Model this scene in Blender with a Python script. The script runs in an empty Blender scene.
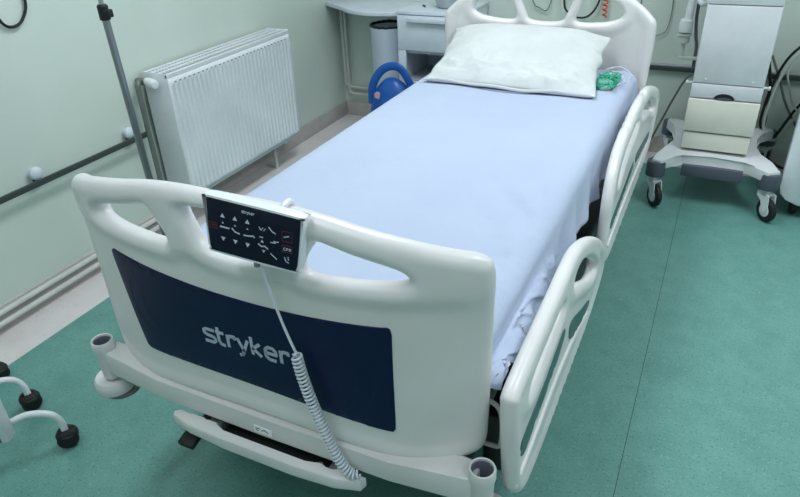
import bpy, bmesh, math, random
import numpy as np
from mathutils import Vector, Matrix, noise, geometry
random.seed(7)
C = bpy.context.scene.collection
PI = math.pi

# ---------------------------------------------------------------- camera, light, exposure
cam_d = bpy.data.cameras.new('camera'); cam = bpy.data.objects.new('camera', cam_d); C.objects.link(cam)
cam.location = (0.7338, -0.8531, 1.5222); cam.rotation_euler = (1.0407, 0.0374, 0.4451)
cam_d.sensor_fit = 'HORIZONTAL'; cam_d.sensor_width = 36.0; cam_d.lens = 645.886 / 800 * 36
cam_d.clip_start = 0.02
bpy.context.scene.camera = cam
w = bpy.data.worlds.new('world'); bpy.context.scene.world = w; w.use_nodes = True
w.node_tree.nodes['Background'].inputs[0].default_value = (0.75, 0.85, 1.0, 1)
w.node_tree.nodes['Background'].inputs[1].default_value = 0.15
vs = bpy.context.scene.view_settings
vs.view_transform = 'Standard'; vs.look = 'None'; vs.exposure = 0.0; vs.gamma = 1.0; vs.use_curve_mapping = False
LAMPS = [(-0.35, 1.3, 26), (1.5, 1.3, 31), (-0.35, -0.9, 9), (1.7, -0.9, 7)]
def area(name, loc, rot, sx, sy, power, col):
    d = bpy.data.lights.new(name, 'AREA'); d.shape = 'RECTANGLE'; d.size = sx; d.size_y = sy
    d.energy = power; d.color = col
    o = bpy.data.objects.new(name, d); C.objects.link(o); o.location = loc; o.rotation_euler = rot
    return o
for x, y, p in LAMPS:
    area('ceiling_lamp_light', (x, y, 2.71), (0, 0, 0), 0.5, 1.15, p, (0.88, 0.95, 1.0))
area('daylight_fill', (2.0, -2.25, 1.6), (PI/2, 0, 0), 1.2, 1.2, 4, (0.8, 0.9, 1.0))  # unseen area light, added as weak cool daylight fill

# ---------------------------------------------------------------- materials
def lin(c): return tuple((v/12.92 if v <= .04045 else ((v+.055)/1.055)**2.4) for v in [k/255 for k in c])
def mat(name, col, rough=.5, metal=0, col2=None, scale=8, detail=3, bump=0, bscale=60, emit=None, trans=0, alpha=1, spec=.5, sss=0, lo=.35, hi=.65):
    m = bpy.data.materials.new(name); m.use_nodes = True; nt = m.node_tree; b = nt.nodes['Principled BSDF']
    b.inputs['Base Color'].default_value = (*lin(col), 1); b.inputs['Roughness'].default_value = rough
    b.inputs['Metallic'].default_value = metal; b.inputs['Specular IOR Level'].default_value = spec
    tc = nt.nodes.new('ShaderNodeTexCoord')
    n = nt.nodes.new('ShaderNodeTexNoise'); n.inputs['Scale'].default_value = scale; n.inputs['Detail'].default_value = detail
    nt.links.new(tc.outputs['Object'], n.inputs['Vector'])
    r = nt.nodes.new('ShaderNodeValToRGB'); r.color_ramp.elements[0].position = lo; r.color_ramp.elements[1].position = hi
    c2 = col2 or tuple(v*.96 for v in col)
    r.color_ramp.elements[0].color = (*lin(col), 1); r.color_ramp.elements[1].color = (*lin(c2), 1)
    nt.links.new(n.outputs['Fac'], r.inputs['Fac']); nt.links.new(r.outputs['Color'], b.inputs['Base Color'])
    if bump:
        n2 = nt.nodes.new('ShaderNodeTexNoise'); n2.inputs['Scale'].default_value = bscale; n2.inputs['Detail'].default_value = 4
        nt.links.new(tc.outputs['Object'], n2.inputs['Vector'])
        bp = nt.nodes.new('ShaderNodeBump'); bp.inputs['Strength'].default_value = bump; bp.inputs['Distance'].default_value = .01
        nt.links.new(n2.outputs['Fac'], bp.inputs['Height']); nt.links.new(bp.outputs['Normal'], b.inputs['Normal'])
    if emit:
        b.inputs['Emission Color'].default_value = (*lin(col), 1); b.inputs['Emission Strength'].default_value = emit
    if trans: b.inputs['Transmission Weight'].default_value = trans
    if alpha < 1: b.inputs['Alpha'].default_value = alpha
    return m

def floor_material(name, base, blot, flecks, seam_x=None, gloss=.38):
    m = bpy.data.materials.new(name); m.use_nodes = True; nt = m.node_tree; N = nt.nodes; L = nt.links
    b = N['Principled BSDF']; b.inputs['Roughness'].default_value = gloss; b.inputs['Specular IOR Level'].default_value = .45
    tc = N.new('ShaderNodeTexCoord')
    def noi(s, d, ro=.6):
        n = N.new('ShaderNodeTexNoise'); n.inputs['Scale'].default_value = s; n.inputs['Detail'].default_value = d
        n.inputs['Roughness'].default_value = ro; L.new(tc.outputs['Object'], n.inputs['Vector']); return n
    def ramp(src, a, c, ca, cc):
        r = N.new('ShaderNodeValToRGB'); r.color_ramp.elements[0].position = a; r.color_ramp.elements[1].position = c
        r.color_ramp.elements[0].color = ca; r.color_ramp.elements[1].color = cc; L.new(src, r.inputs[0]); return r
    def mix(f, a, c):
        x = N.new('ShaderNodeMix'); x.data_type = 'RGBA'; L.new(f, x.inputs[0])
        (L.new(a, x.inputs[6]) if hasattr(a, 'links') else setattr(x.inputs[6], 'default_value', a))
        (L.new(c, x.inputs[7]) if hasattr(c, 'links') else setattr(x.inputs[7], 'default_value', c)); return x
    g = ramp(noi(9, 6).outputs['Fac'], .35, .68, (*lin(base), 1), (*lin(blot), 1))
    cur = g.outputs[0]
    for sc, th, col in flecks:
        k = ramp(noi(sc, 2, .5).outputs['Fac'], th, th+.03, (0, 0, 0, 1), (1, 1, 1, 1))
        cur = mix(k.outputs[0], cur, (*lin(col), 1)).outputs[2]
    if seam_x is not None:
        sp = N.new('ShaderNodeSeparateXYZ'); L.new(tc.outputs['Object'], sp.inputs[0])
        s = N.new('ShaderNodeMath'); s.operation = 'SUBTRACT'; L.new(sp.outputs[0], s.inputs[0]); s.inputs[1].default_value = seam_x
        a = N.new('ShaderNodeMath'); a.operation = 'ABSOLUTE'; L.new(s.outputs[0], a.inputs[0])
        t = N.new('ShaderNodeMath'); t.operation = 'LESS_THAN'; L.new(a.outputs[0], t.inputs[0]); t.inputs[1].default_value = .0011
        cur = mix(t.outputs[0], cur, (*lin((42, 78, 74)), 1)).outputs[2]
    L.new(cur, b.inputs['Base Color'])
    return m

WHITE = (222, 226, 220)
M = dict(
    wall=mat('pale_green_gloss_wall_paint', (214, 224, 216), .42, col2=(206, 217, 208), scale=1.6, detail=5, bump=.12, bscale=14),
    ceil=mat('ceiling_paint', (235, 238, 236), .8),
    skirt=mat('grey_beige_skirting', (196, 192, 188), .45, col2=(186, 182, 178), scale=12),
    floor=floor_material('mottled_green_vinyl', (108, 158, 150), (96, 146, 138), [(130, .64, (126, 170, 162)), (150, .62, (78, 122, 118)), (70, .66, (118, 166, 158))], seam_x=.701),
    strip=floor_material('mottled_beige_vinyl', (226, 219, 218), (217, 210, 209), [(90, .66, (214, 210, 202)), (110, .69, (160, 156, 150))]),
    plastic=mat('ivory_bed_plastic', (228, 226, 225), .32, scale=5),
    plastic2=mat('ivory_moulded_plastic', (224, 222, 221), .35, scale=5),
    navy=mat('navy_panel_plastic', (2, 17, 56), .34, col2=(3, 19, 60), scale=4, spec=.3),
    navy2=mat('navy_ring_print', (12, 31, 66), .4, spec=.3),
    logo=mat('pale_grey_lettering', (176, 190, 206), .5),
    icon=mat('pale_icon_print', (205, 212, 226), .5), red=mat('dull_red_print', (110, 50, 60), .5),
    screen=mat('dark_navy_keypad', (8, 12, 40), .28, spec=.35),
    sheet=mat('white_blue_cotton_sheet', (180, 191, 212), .85, col2=(176, 187, 210), scale=3, bump=.35, bscale=18),
    pillow=mat('white_cotton_pillowcase', (210, 213, 213), .85, bump=.55, bscale=11),
    mattress=mat('dark_mattress_cover', (60, 70, 90), .6),
    dark=mat('dark_frame_metal', (38, 42, 42), .5), black=mat('black_rubber', (20, 21, 23), .6),
    greyframe=mat('grey_painted_frame', (128, 134, 132), .45, metal=.2),
    tube_in=mat('grey_socket_lining', (120, 124, 140), .6),
    teal=mat('teal_inlay_plastic', (58, 100, 102), .4),
    rad=mat('white_radiator_enamel', (232, 236, 240), .35, scale=4),
    radin=mat('dark_convector_gap', (70, 76, 76), .7),
    pipe=mat('white_painted_pipe', (205, 208, 202), .4), gpipe=mat('grey_painted_pipe', (122, 128, 124), .4, metal=.3),
    rail=mat('dark_grey_wall_rail', (72, 82, 80), .4, metal=.3), knob=mat('white_knob_plastic', (222, 228, 238), .4),
    steel=mat('brushed_steel', (150, 154, 158), .3, metal=.9), chrome=mat('bright_steel', (190, 195, 198), .18, metal=1),
    furn=mat('white_furniture_laminate', (216, 224, 234), .35), niche=mat('grey_furniture_laminate', (176, 180, 186), .5),
    bin=mat('light_grey_bin_plastic', (196, 206, 218), .4), blue=mat('bright_blue_plastic', (22, 96, 180), .35, col2=(14, 80, 165), scale=10),
    pink=mat('pink_tag_paper', (216, 170, 186), .6),
    cart=mat('light_grey_cart_panel', (216, 219, 223), .38), beige=mat('beige_grey_drawer_front', (228, 226, 214), .4),
    slate=mat('slate_grey_plastic', (84, 90, 102), .5), cartbase=mat('pale_grey_cart_base', (220, 222, 224), .4),
    tan=mat('tan_skirting_vinyl', (168, 154, 138), .6),
    orange=mat('orange_spiral_hose', (214, 96, 60), .5), green=mat('green_plastic_tube', (38, 170, 132), .35),
    gclear=mat('pale_green_soft_plastic', (130, 205, 180), .3, alpha=.55), clear=mat('clear_soft_plastic', (220, 232, 240), .2, alpha=.35),
    white=mat('glossy_white_enamel', (232, 236, 240), .3), hose=mat('pale_ribbed_hose', (198, 205, 198), .45),
    lamp=mat('lamp_diffuser', (240, 246, 255), .5, emit=2.5), glass=mat('window_glass', (225, 238, 245), .05, trans=.9),
    label=mat('white_paper_label', (248, 248, 250), .6), ink=mat('grey_ink', (70, 74, 84), .6),
    sky=mat('door_paint', (214, 218, 214), .5),
)

# ---------------------------------------------------------------- helpers
WL = {}
def finish(o, label=None, cat=None, group=None, kind=None):
    if label: o['label'] = label
    if cat: o['category'] = cat
    if group: o['group'] = group
    if kind: o['kind'] = kind
    return o
def thing(name, loc, label, cat, group=None):
    o = bpy.data.objects.new(name, None); o.empty_display_size = .05; C.objects.link(o); o.location = loc
    WL[o.name] = Vector(loc); return finish(o, label, cat, group)
def ob(name, bm, m, parent=None, angle=38, label=None, cat=None, group=None, kind=None, solid=0):
    me = bpy.data.meshes.new(name)
    if isinstance(bm, bmesh.types.BMesh):
        bm.normal_update(); bm.to_mesh(me); bm.free()
    else: me = bm
    n = len(me.vertices); co = np.empty(n*3); me.vertices.foreach_get('co', co); co = co.reshape(-1, 3)
    c = (co.min(0)+co.max(0))/2
    if parent is None: c[2] = co[:, 2].min()
    me.vertices.foreach_set('co', (co-c).ravel())
    me.materials.append(m)
    me.polygons.foreach_set('use_smooth', [True]*len(me.polygons)); me.set_sharp_from_angle(angle=math.radians(angle)); me.update()
    o = bpy.data.objects.new(name, me); C.objects.link(o)
    c = Vector(c); WL[o.name] = c
    if parent is not None: o.parent = parent; o.location = c-WL[parent.name]
    else: o.location = c
    if solid:
        s = o.modifiers.new('thickness', 'SOLIDIFY'); s.thickness = solid; s.offset = -1
    return finish(o, label, cat, group, kind)
def B(): return bmesh.new()
def box(bm, x0, x1, y0, y1, z0, z1, bev=0, seg=2, mtx=None):
    r = bmesh.ops.create_cube(bm, size=1); vsx = r['verts']
    for v in vsx: v.co = Vector(((x0+x1)/2+v.co.x*(x1-x0), (y0+y1)/2+v.co.y*(y1-y0), (z0+z1)/2+v.co.z*(z1-z0)))
    if bev:
        es = list({e for v in vsx for e in v.link_edges})
        r2 = bmesh.ops.bevel(bm, geom=es, offset=bev, segments=seg, profile=.5, affect='EDGES')
        vsx = list({v for f in r2['faces'] for v in f.verts} | {v for v in vsx if v.is_valid})
    if mtx:
        for v in vsx: v.co = mtx @ v.co
    return bm
def smooth_path(pts, n=8, closed=False):
    P = [Vector(p) for p in pts]; out = []; m = len(P)
    rng = range(m if closed else m-1)
    for i in rng:
        if closed: a, b, c, d = P[(i-1) % m], P[i], P[(i+1) % m], P[(i+2) % m]
        else: a, b, c, d = P[max(i-1, 0)], P[i], P[i+1], P[min(i+2, m-1)]
        for k in range(n):
            t = k/n
            out.append(.5*((2*b)+(c-a)*t+(2*a-5*b+4*c-d)*t*t+(3*b-a-3*c+d)*t**3))
    if not closed: out.append(P[-1])
    return out
def tube(bm, pts, r, seg=10, closed=False, n=0):
    P = smooth_path(pts, n, closed) if n else [Vector(p) for p in pts]
    m = len(P); rings = []; up = None
    for i, p in enumerate(P):
        a = P[(i-1) % m] if closed or i > 0 else p; b = P[(i+1) % m] if closed or i < m-1 else p
        t = (b-a).normalized()
        if up is None: up = t.orthogonal().normalized()
        up = (up-t*up.dot(t)).normalized(); s = t.cross(up)
        rr = r[i*len(r)//m] if isinstance(r, (list, tuple)) else r
        rings.append([bm.verts.new(p+(up*math.cos(k*2*PI/seg)+s*math.sin(k*2*PI/seg))*rr) for k in range(seg)])
    for i in range(m if closed else m-1):
        A, D = rings[i], rings[(i+1) % m]
        for k in range(seg): bm.faces.new((A[k], A[(k+1) % seg], D[(k+1) % seg], D[k]))
    if not closed: bm.faces.new(rings[0][::-1]); bm.faces.new(rings[-1])
    bmesh.ops.recalc_face_normals(bm, faces=bm.faces)
    return bm
def lathe(bm, prof, c, axis='z', seg=28, closed=False):
    c = Vector(c); rings = []
    ax = {'x': (Vector((0, 1, 0)), Vector((0, 0, 1)), Vector((1, 0, 0))), 'y': (Vector((0, 0, 1)), Vector((1, 0, 0)), Vector((0, 1, 0))), 'z': (Vector((1, 0, 0)), Vector((0, 1, 0)), Vector((0, 0, 1)))}
    a, b, t = ax[axis] if isinstance(axis, str) else (axis.orthogonal().normalized(), axis.cross(axis.orthogonal()).normalized(), axis.normalized())
    for r, h in prof:
        rings.append([bm.verts.new(c+t*h+(a*math.cos(k*2*PI/seg)+b*math.sin(k*2*PI/seg))*max(r, 1e-4)) for k in range(seg)])
    m = len(rings)
    for i in range(m if closed else m-1):
        A, D = rings[i], rings[(i+1) % m]
        for k in range(seg): bm.faces.new((A[k], A[(k+1) % seg], D[(k+1) % seg], D[k]))
    if not closed: bm.faces.new(rings[0][::-1]); bm.faces.new(rings[-1])
    bmesh.ops.recalc_face_normals(bm, faces=bm.faces)
    return bm
def prism(bm, poly, z0, z1, mp=lambda x, y, z: (x, y, z), bev=0):
    n = len(poly)
    lo = [bm.verts.new((p[0], p[1], z0)) for p in poly]; hi = [bm.verts.new((p[0], p[1], z1)) for p in poly]
    fs = [bm.faces.new(lo[::-1]), bm.faces.new(hi)]
    for i in range(n): fs.append(bm.faces.new((lo[i], lo[(i+1) % n], hi[(i+1) % n], hi[i])))
    vsx = set(lo+hi)
    if bev:
        es = list({e for f in fs[:2] for e in f.edges})
        r = bmesh.ops.bevel(bm, geom=es, offset=bev, segments=2, profile=.5, affect='EDGES')
        vsx = {v for v in vsx if v.is_valid} | {v for f in r['faces'] for v in f.verts}
    for v in vsx: v.co = Vector(mp(*v.co))
    bmesh.ops.recalc_face_normals(bm, faces=bm.faces)
    return bm

def board(outline, holes, hfun, mp, R, grid=.012, n=7):
    """rounded plate: outline and holes as smooth closed 2-D loops; thickness follows the distance to the nearest edge"""
    loops = []
    for lp in [outline]+holes:
        loops.append(np.array([(p.x, p.y) for p in smooth_path([(a, b, 0) for a, b in lp], n, True)]))
    A = np.vstack(loops); D = np.vstack([np.roll(l, -1, 0) for l in loops])
    def inside(q):
        c = np.zeros(len(q), bool)
        for i in range(0, len(A)):
            x1, y1 = A[i]; x2, y2 = D[i]
            cond = (y1 > q[:, 1]) != (y2 > q[:, 1])
            with np.errstate(divide='ignore', invalid='ignore'):
                xi = (x2-x1)*(q[:, 1]-y1)/(y2-y1+1e-15)+x1
            c ^= cond & (q[:, 0] < xi)
        return c
    def dist(q):
        out = np.full(len(q), 1e9)
        for i in range(len(A)):
            d = D[i]-A[i]; L = d@d
            if L < 1e-14: continue
            t = np.clip(((q-A[i])@d)/L, 0, 1); e = q-(A[i]+t[:, None]*d)
            out = np.minimum(out, (e*e).sum(1))
        return np.sqrt(out)
    pts = [A]
    for f in (.06, .2, .45, .75, 1.0):
        r = R*f
        for l in loops:
            t = np.roll(l, -1, 0)-np.roll(l, 1, 0); t /= np.linalg.norm(t, axis=1)[:, None]+1e-12
            nn = np.stack([-t[:, 1], t[:, 0]], 1)
            q = l+nn*r
            ins = inside(q)
            q = np.where(ins[:, None], q, l-nn*r)
            ok = inside(q) & (dist(q) > r*.93)
            pts.append(q[ok])
    xs = np.arange(A[:, 0].min(), A[:, 0].max(), grid); ys = np.arange(A[:, 1].min(), A[:, 1].max(), grid)
    g = np.array([(x+(j % 2)*grid/2, y) for j, y in enumerate(ys) for x in xs])
    g = g[inside(g)]; g = g[dist(g) > R+grid*.45]; pts.append(g)
    Q = np.vstack(pts); nb = len(A)
    edges = []; s = 0
    for l in loops:
        m = len(l); edges += [(s+i, s+(i+1) % m) for i in range(m)]; s += m
    V, E_, F, ov, oe, of = geometry.delaunay_2d_cdt([Vector(q) for q in Q], edges, [], 0, 1e-7)
    Qv = np.array([(v.x, v.y) for v in V])
    dd = dist(Qv); bd = dd < 1e-6
    hh = hfun(dd, Qv[:, 0], Qv[:, 1]); hh = np.where(bd, 0, hh)
    cen = np.array([(Qv[list(f)].mean(0)) for f in F]); keep = inside(cen)
    bm = bmesh.new(); fr = []; bk = []
    for i in range(len(Qv)):
        v = bm.verts.new(mp(Qv[i, 0], Qv[i, 1], hh[i])); fr.append(v)
        bk.append(v if bd[i] else bm.verts.new(mp(Qv[i, 0], Qv[i, 1], -hh[i])))
    for f, k in zip(F, keep):
        if not k or len(f) < 3: continue
        try:
            bm.faces.new([fr[i] for i in f])
            b2 = [bk[i] for i in f][::-1]
            if len({id(x) for x in b2}) == len(b2): bm.faces.new(b2)
        except ValueError: pass
    bmesh.ops.delete(bm, geom=[v for v in bm.verts if not v.link_faces], context='VERTS')
    bmesh.ops.recalc_face_normals(bm, faces=bm.faces)
    return bm
def rnd(d, R): return R*np.sqrt(np.clip(1-(1-np.clip(d/R, 0, 1))**2, 0, 1))
def sstep(x, a, b):
    t = np.clip((x-a)/(b-a), 0, 1); return t*t*(3-2*t)

# glyphs drawn as strokes, x-height 1
GL = {
 's': (.95, [[(.9, 1), (.2, 1), (.02, .88), (.02, .68), (.2, .55), (.72, .47), (.88, .34), (.88, .14), (.7, 0), (0, 0)]]),
 't': (.62, [[(.08, 1.38), (.08, .25), (.2, .05), (.55, 0)], [(-.12, 1), (.55, 1)]]),
 'r': (.68, [[(.05, 0), (.05, 1)], [(.05, .72), (.25, .95), (.62, .97), (.62, .74)]]),
 'y': (.9, [[(0, 1), (.42, .06)], [(.82, 1), (.42, .06), (.26, -.3), (0, -.38)]]),
 'k': (.88, [[(.05, 1.42), (.05, 0)], [(.68, 1), (.12, .5), (.74, 0)]]),
 'e': (1.0, [[(.03, .5), (.86, .5), (.84, .78), (.64, .98), (.28, .98), (.05, .78), (.03, .5), (.05, .22), (.28, 0), (.8, 0)]]),
 'C': (.85, [[(.7, 1), (.2, 1), (0, .8), (0, .2), (.2, 0), (.7, 0)]]),
 'P': (.85, [[(0, 0), (0, 1), (.5, 1), (.68, .85), (.68, .6), (.5, .45), (0, .45)]]),
 'R': (.85, [[(0, 0), (0, 1), (.5, 1), (.68, .85), (.68, .6), (.5, .45), (0, .45)], [(.35, .45), (.7, 0)]]),
}
def strokes(bm, polys, wd, mp, dep=.0012, sub=.01):
    def put(poly):
        f = [bm.verts.new(mp(a, b, dep)) for a, b in poly]; g = [bm.verts.new(mp(a, b, -.0004)) for a, b in poly]
        m = len(poly); bm.faces.new(f)
        for i in range(m): bm.faces.new((f[i], g[i], g[(i+1) % m], f[(i+1) % m]))
    for pl in polys:
        for (x0, y0), (x1, y1) in zip(pl[:-1], pl[1:]):
            dx, dy = x1-x0, y1-y0; L = math.hypot(dx, dy)
            if L < 1e-9: continue
            nx, ny = -dy/L*wd/2, dx/L*wd/2; k = max(1, int(L/sub))
            for j in range(k):
                a, b = j/k, (j+1)/k
                put([(x0+dx*a+nx, y0+dy*a+ny), (x0+dx*a-nx, y0+dy*a-ny), (x0+dx*b-nx, y0+dy*b-ny), (x0+dx*b+nx, y0+dy*b+ny)])
        for (x, y) in pl[1:-1]:
            put([(x+wd/2*math.cos(a*PI/5), y+wd/2*math.sin(a*PI/5)) for a in range(10)])
def word(bm, txt, x, y, h, wd, mp, sp=.2, dep=.0012, skew=0, xs=1.0):
    for ch in txt:
        adv, pl = GL[ch]
        strokes(bm, [[(x+(a*xs+b*skew)*h, y+b*h) for a, b in p] for p in pl], wd, mp, dep)
        x += (adv*xs+sp)*h
    bmesh.ops.recalc_face_normals(bm, faces=bm.faces)
    return x

# ---------------------------------------------------------------- room
XL, YB, XR, YF, H = -1.64, 3.09, 2.9, -2.4, 2.8
def struct(name, bm, m, label=None, parent=None):
    o = ob(name, bm, m, parent)
    if parent is None: o['kind'] = 'structure'
    return o
fl = ob('floor', box(B(), XL+.225, XR, YF, YB-.2, -.1, 0), M['floor']); fl['kind'] = 'structure'
# the floor material reads object coordinates, so keep its origin at the world origin
def world_origin(o):
    d = o.location.copy()
    for v in o.data.vertices: v.co += d
    o.location = (0, 0, 0)
world_origin(fl)
t1 = struct('trim_1', box(B(), XL, XL+.225, YF, YB, -.1, 0), M['strip']); world_origin(t1)
t2 = struct('trim_2', box(B(), XL+.225, XR, YB-.2, YB, -.1, 0), M['strip']); world_origin(t2)
struct('wall_left', box(B(), XL-.12, XL, YF-.12, YB+.12, -.1, H), M['wall'])
struct('wall_back', box(B(), XL, XR, YB, YB+.12, -.1, H), M['wall'])
bm = B(); box(bm, XR, XR+.12, YF-.12, -1.0, -.1, H); box(bm, XR, XR+.12, 0.0, YB+.12, -.1, H); box(bm, XR, XR+.12, -1.0, 0.0, 2.1, H)
struct('wall_right', bm, M['wall'])
dr = struct('door_1', box(B(), XR+.03, XR+.08, -.99, -.01, 0, 2.09, .004), M['sky'])
ob('door_handle', tube(B(), [(XR+.03, -.9, 1.02), (XR-.03, -.9, 1.02), (XR-.03, -.78, 1.02)], .009), M['steel'], dr)
bm = B(); box(bm, XL, 1.3, YF-.12, YF, -.1, H); box(bm, 2.7, XR, YF-.12, YF, -.1, H); box(bm, 1.3, 2.7, YF-.12, YF, -.1, .95); box(bm, 1.3, 2.7, YF-.12, YF, 2.25, H)
struct('wall_front', bm, M['wall'])
wi = struct('window_1', box(B(), 1.36, 2.64, YF-.07, YF-.06, 1.01, 2.19), M['glass'])  # unseen window, added to go with the daylight fill
bm = B(); box(bm, 1.3, 2.7, YF-.1, YF-.03, .95, 1.01, .004); box(bm, 1.3, 2.7, YF-.1, YF-.03, 2.19, 2.25, .004)
for x in (1.3, 1.97, 2.64): box(bm, x, x+.06, YF-.1, YF-.03, 1.01, 2.19, .004)
ob('window_frame', bm, M['furn'], wi)
struct('ceiling', box(B(), XL-.12, XR+.12, YF-.12, YB+.12, H, H+.1), M['ceil'])
def skirt(name, x0, x1, y0, y1):
    struct(name, box(B(), x0, x1, y0, y1, 0, .1, .003), M['skirt'])
skirt('baseboard_left', XL, XL+.012, YF, YB); skirt('baseboard_back', XL+.012, XR, YB-.012, YB)
skirt('baseboard_front', XL+.012, XR, YF, YF+.012); skirt('baseboard_right', XR-.012, XR, .02, YB-.012)
for i, (x, y, p) in enumerate(LAMPS):
    t = thing('ceiling_light', (x, y, 2.72), ['ceiling light over the bed', 'ceiling light over the open green floor', 'ceiling light near the window beside the left wall', 'ceiling light near the door'][i], 'ceiling light', None)
    bm = B(); box(bm, x-.3, x+.3, y-.62, y-.585, 2.73, 2.8, .004); box(bm, x-.3, x+.3, y+.585, y+.62, 2.73, 2.8, .004)
    box(bm, x-.3, x-.265, y-.585, y+.585, 2.73, 2.8, .004); box(bm, x+.265, x+.3, y-.585, y+.585, 2.73, 2.8, .004)
    ob('lamp_frame', bm, M['white'], t)
    ob('diffuser', box(B(), x-.264, x+.264, y-.584, y+.584, 2.735, 2.75), M['lamp'], t)

# ---------------------------------------------------------------- hospital bed
bed = thing('hospital_bed', (0, 1.05, 0), 'large ivory hospital bed with navy foot panel and side rails on the green floor', 'hospital bed')
ZD = 0.0
def yc(x): return .02-.08*(1-min(1, abs(x)/.487)**5)
def fmap(x, z, w):
    sl = .08*5/.487*min(1, abs(x)/.487)**4*(1 if x > 0 else -1); L = math.hypot(1, sl)
    return (x*.978-.011+w*sl/L, yc(x)-w/L, z)
half = [(0, 1.040), (.12, 1.040), (.2, 1.034), (.27, 1.023), (.36, 1.008), (.43, .992), (.470, .979), (.488, .955), (.490, .88), (.4895, .74), (.488, .62), (.485, .56), (.468, .534), (.42, .518), (.33, .508), (.2, .514)]
out = [(-a, b) for a, b in half[1:]][::-1]
outline = half+[(0, .518)]+out
oR = [(.186, .975), (.2, .986), (.265, .972), (.335, .957), (.358, .943), (.35, .929), (.285, .919), (.2, .912), (.165, .913), (.160, .93), (.172, .955)]
oL = [(-a, b) for a, b in oR]
oM = [(-.100, .99), (-.085, 1.002), (0, 1.006), (.085, 1.002), (.100, .99), (.085, .945), (.068, .921), (.03, .908), (-.03, .908), (-.068, .921), (-.085, .945)]
def hfoot(d, u, v):
    thick = .014+.010*sstep(v, .875, .915)
    return rnd(d, .024)/.024*(.019+.005*sstep(v, .87, .92)) * (1-sstep(d, .026, .05)*(1-thick/(.019+.005*sstep(v, .87, .92))))
fb = ob('footboard', board(outline, [oL, oM, oR], hfoot, fmap, .024, .011, 6), M['plastic'], bed, 60)
def pmap(off): return lambda x, z, w: fmap(x, z, off+w)
pan = [(-.315, .853), (-.2, .835), (-.1, .8245), (0, .820), (.1, .821), (.2, .827), (.30, .836), (.322, .838), (.3275, .826), (.3275, .8), (.3265, .7), (.326, .606), (.322, .592), (.310, .588), (.2, .592), (0, .601), (-.2, .6045), (-.292, .606), (-.305, .610), (-.311, .62), (-.326, .7), (-.340, .8), (-.3445, .842), (-.338, .855)]
ob('navy_panel', board(pan, [], lambda d, u, v: rnd(d, .002), pmap(.0145), .002, .015, 4), M['navy'], fb, 60, label='dark navy rectangular panel with concave top edge')
bm = B()
for cx, cz, sgn in ((.15, .700, 1), (-.175, .745, -1)):
    bm = B()
    for r in (.085, .115):
        a0, a1 = (-.85, .75)
        pts = [(cx+sgn*r*1.2*math.cos(a0+(a1-a0)*k/26), cz+r*math.sin(a0+(a1-a0)*k/26)) for k in range(27)]
        strokes(bm, [pts], .0022, pmap(.0163), .0006, .02)
    ob('ring_pattern', bm, M['navy2'], fb, label='faint concentric arcs printed on the navy panel')
bm = B(); word(bm, 'stryker', -.112, .691, .031, .0074, pmap(.0163), sp=.19, xs=1.02)
ob('lettering', bm, M['logo'], fb, label='pale grey lettering on the navy panel')

# headboard
def yh(x): return 2.135+.03*(1-min(1, abs(x)/.478)**3)
def hmap(x, z, w): return (x, yh(x)-w, z)
hh_ = [(0, 1.075), (.15, 1.07), (.27, 1.055), (.35, 1.03), (.41, .993), (.455, .955), (.474, .93), (.478, .88), (.474, .75), (.465, .6), (.44, .54), (.33, .51)]
houtline = hh_+[(0, .5)]+[(-a, b) for a, b in hh_[1:]][::-1]
hL = [(-.335, .955), (-.32, .985), (-.28, 1.005), (-.2, 1.022), (-.165, 1.015), (-.15, .97), (-.135, .925), (-.165, .912), (-.25, .917), (-.31, .932)]
hR = [(-a, b) for a, b in hL]
hM = [(-.115, 1.01), (-.09, 1.028), (0, 1.032), (.09, 1.028), (.115, 1.01), (.09, .94), (.07, .915), (0, .908), (-.07, .915), (-.09, .94)]
def hhead(d, u, v): return rnd(d, .022)*(1-.3*sstep(d, .03, .06))
ob('headboard', board(houtline, [hL, hM, hR], hhead, hmap, .022, .016, 5), M['plastic'], bed, 60)

# bumper beam with sockets and rollers
bm = B(); bpoly = [(-.475, -.078), (-.3, -.083), (0, -.086), (.3, -.083), (.475, -.078), (.475, -.03), (.35, -.008), (.2, -.004), (-.2, -.004), (-.35, -.008), (-.475, -.03)]
prism(bm, bpoly, .466, .519, bev=.005)
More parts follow.
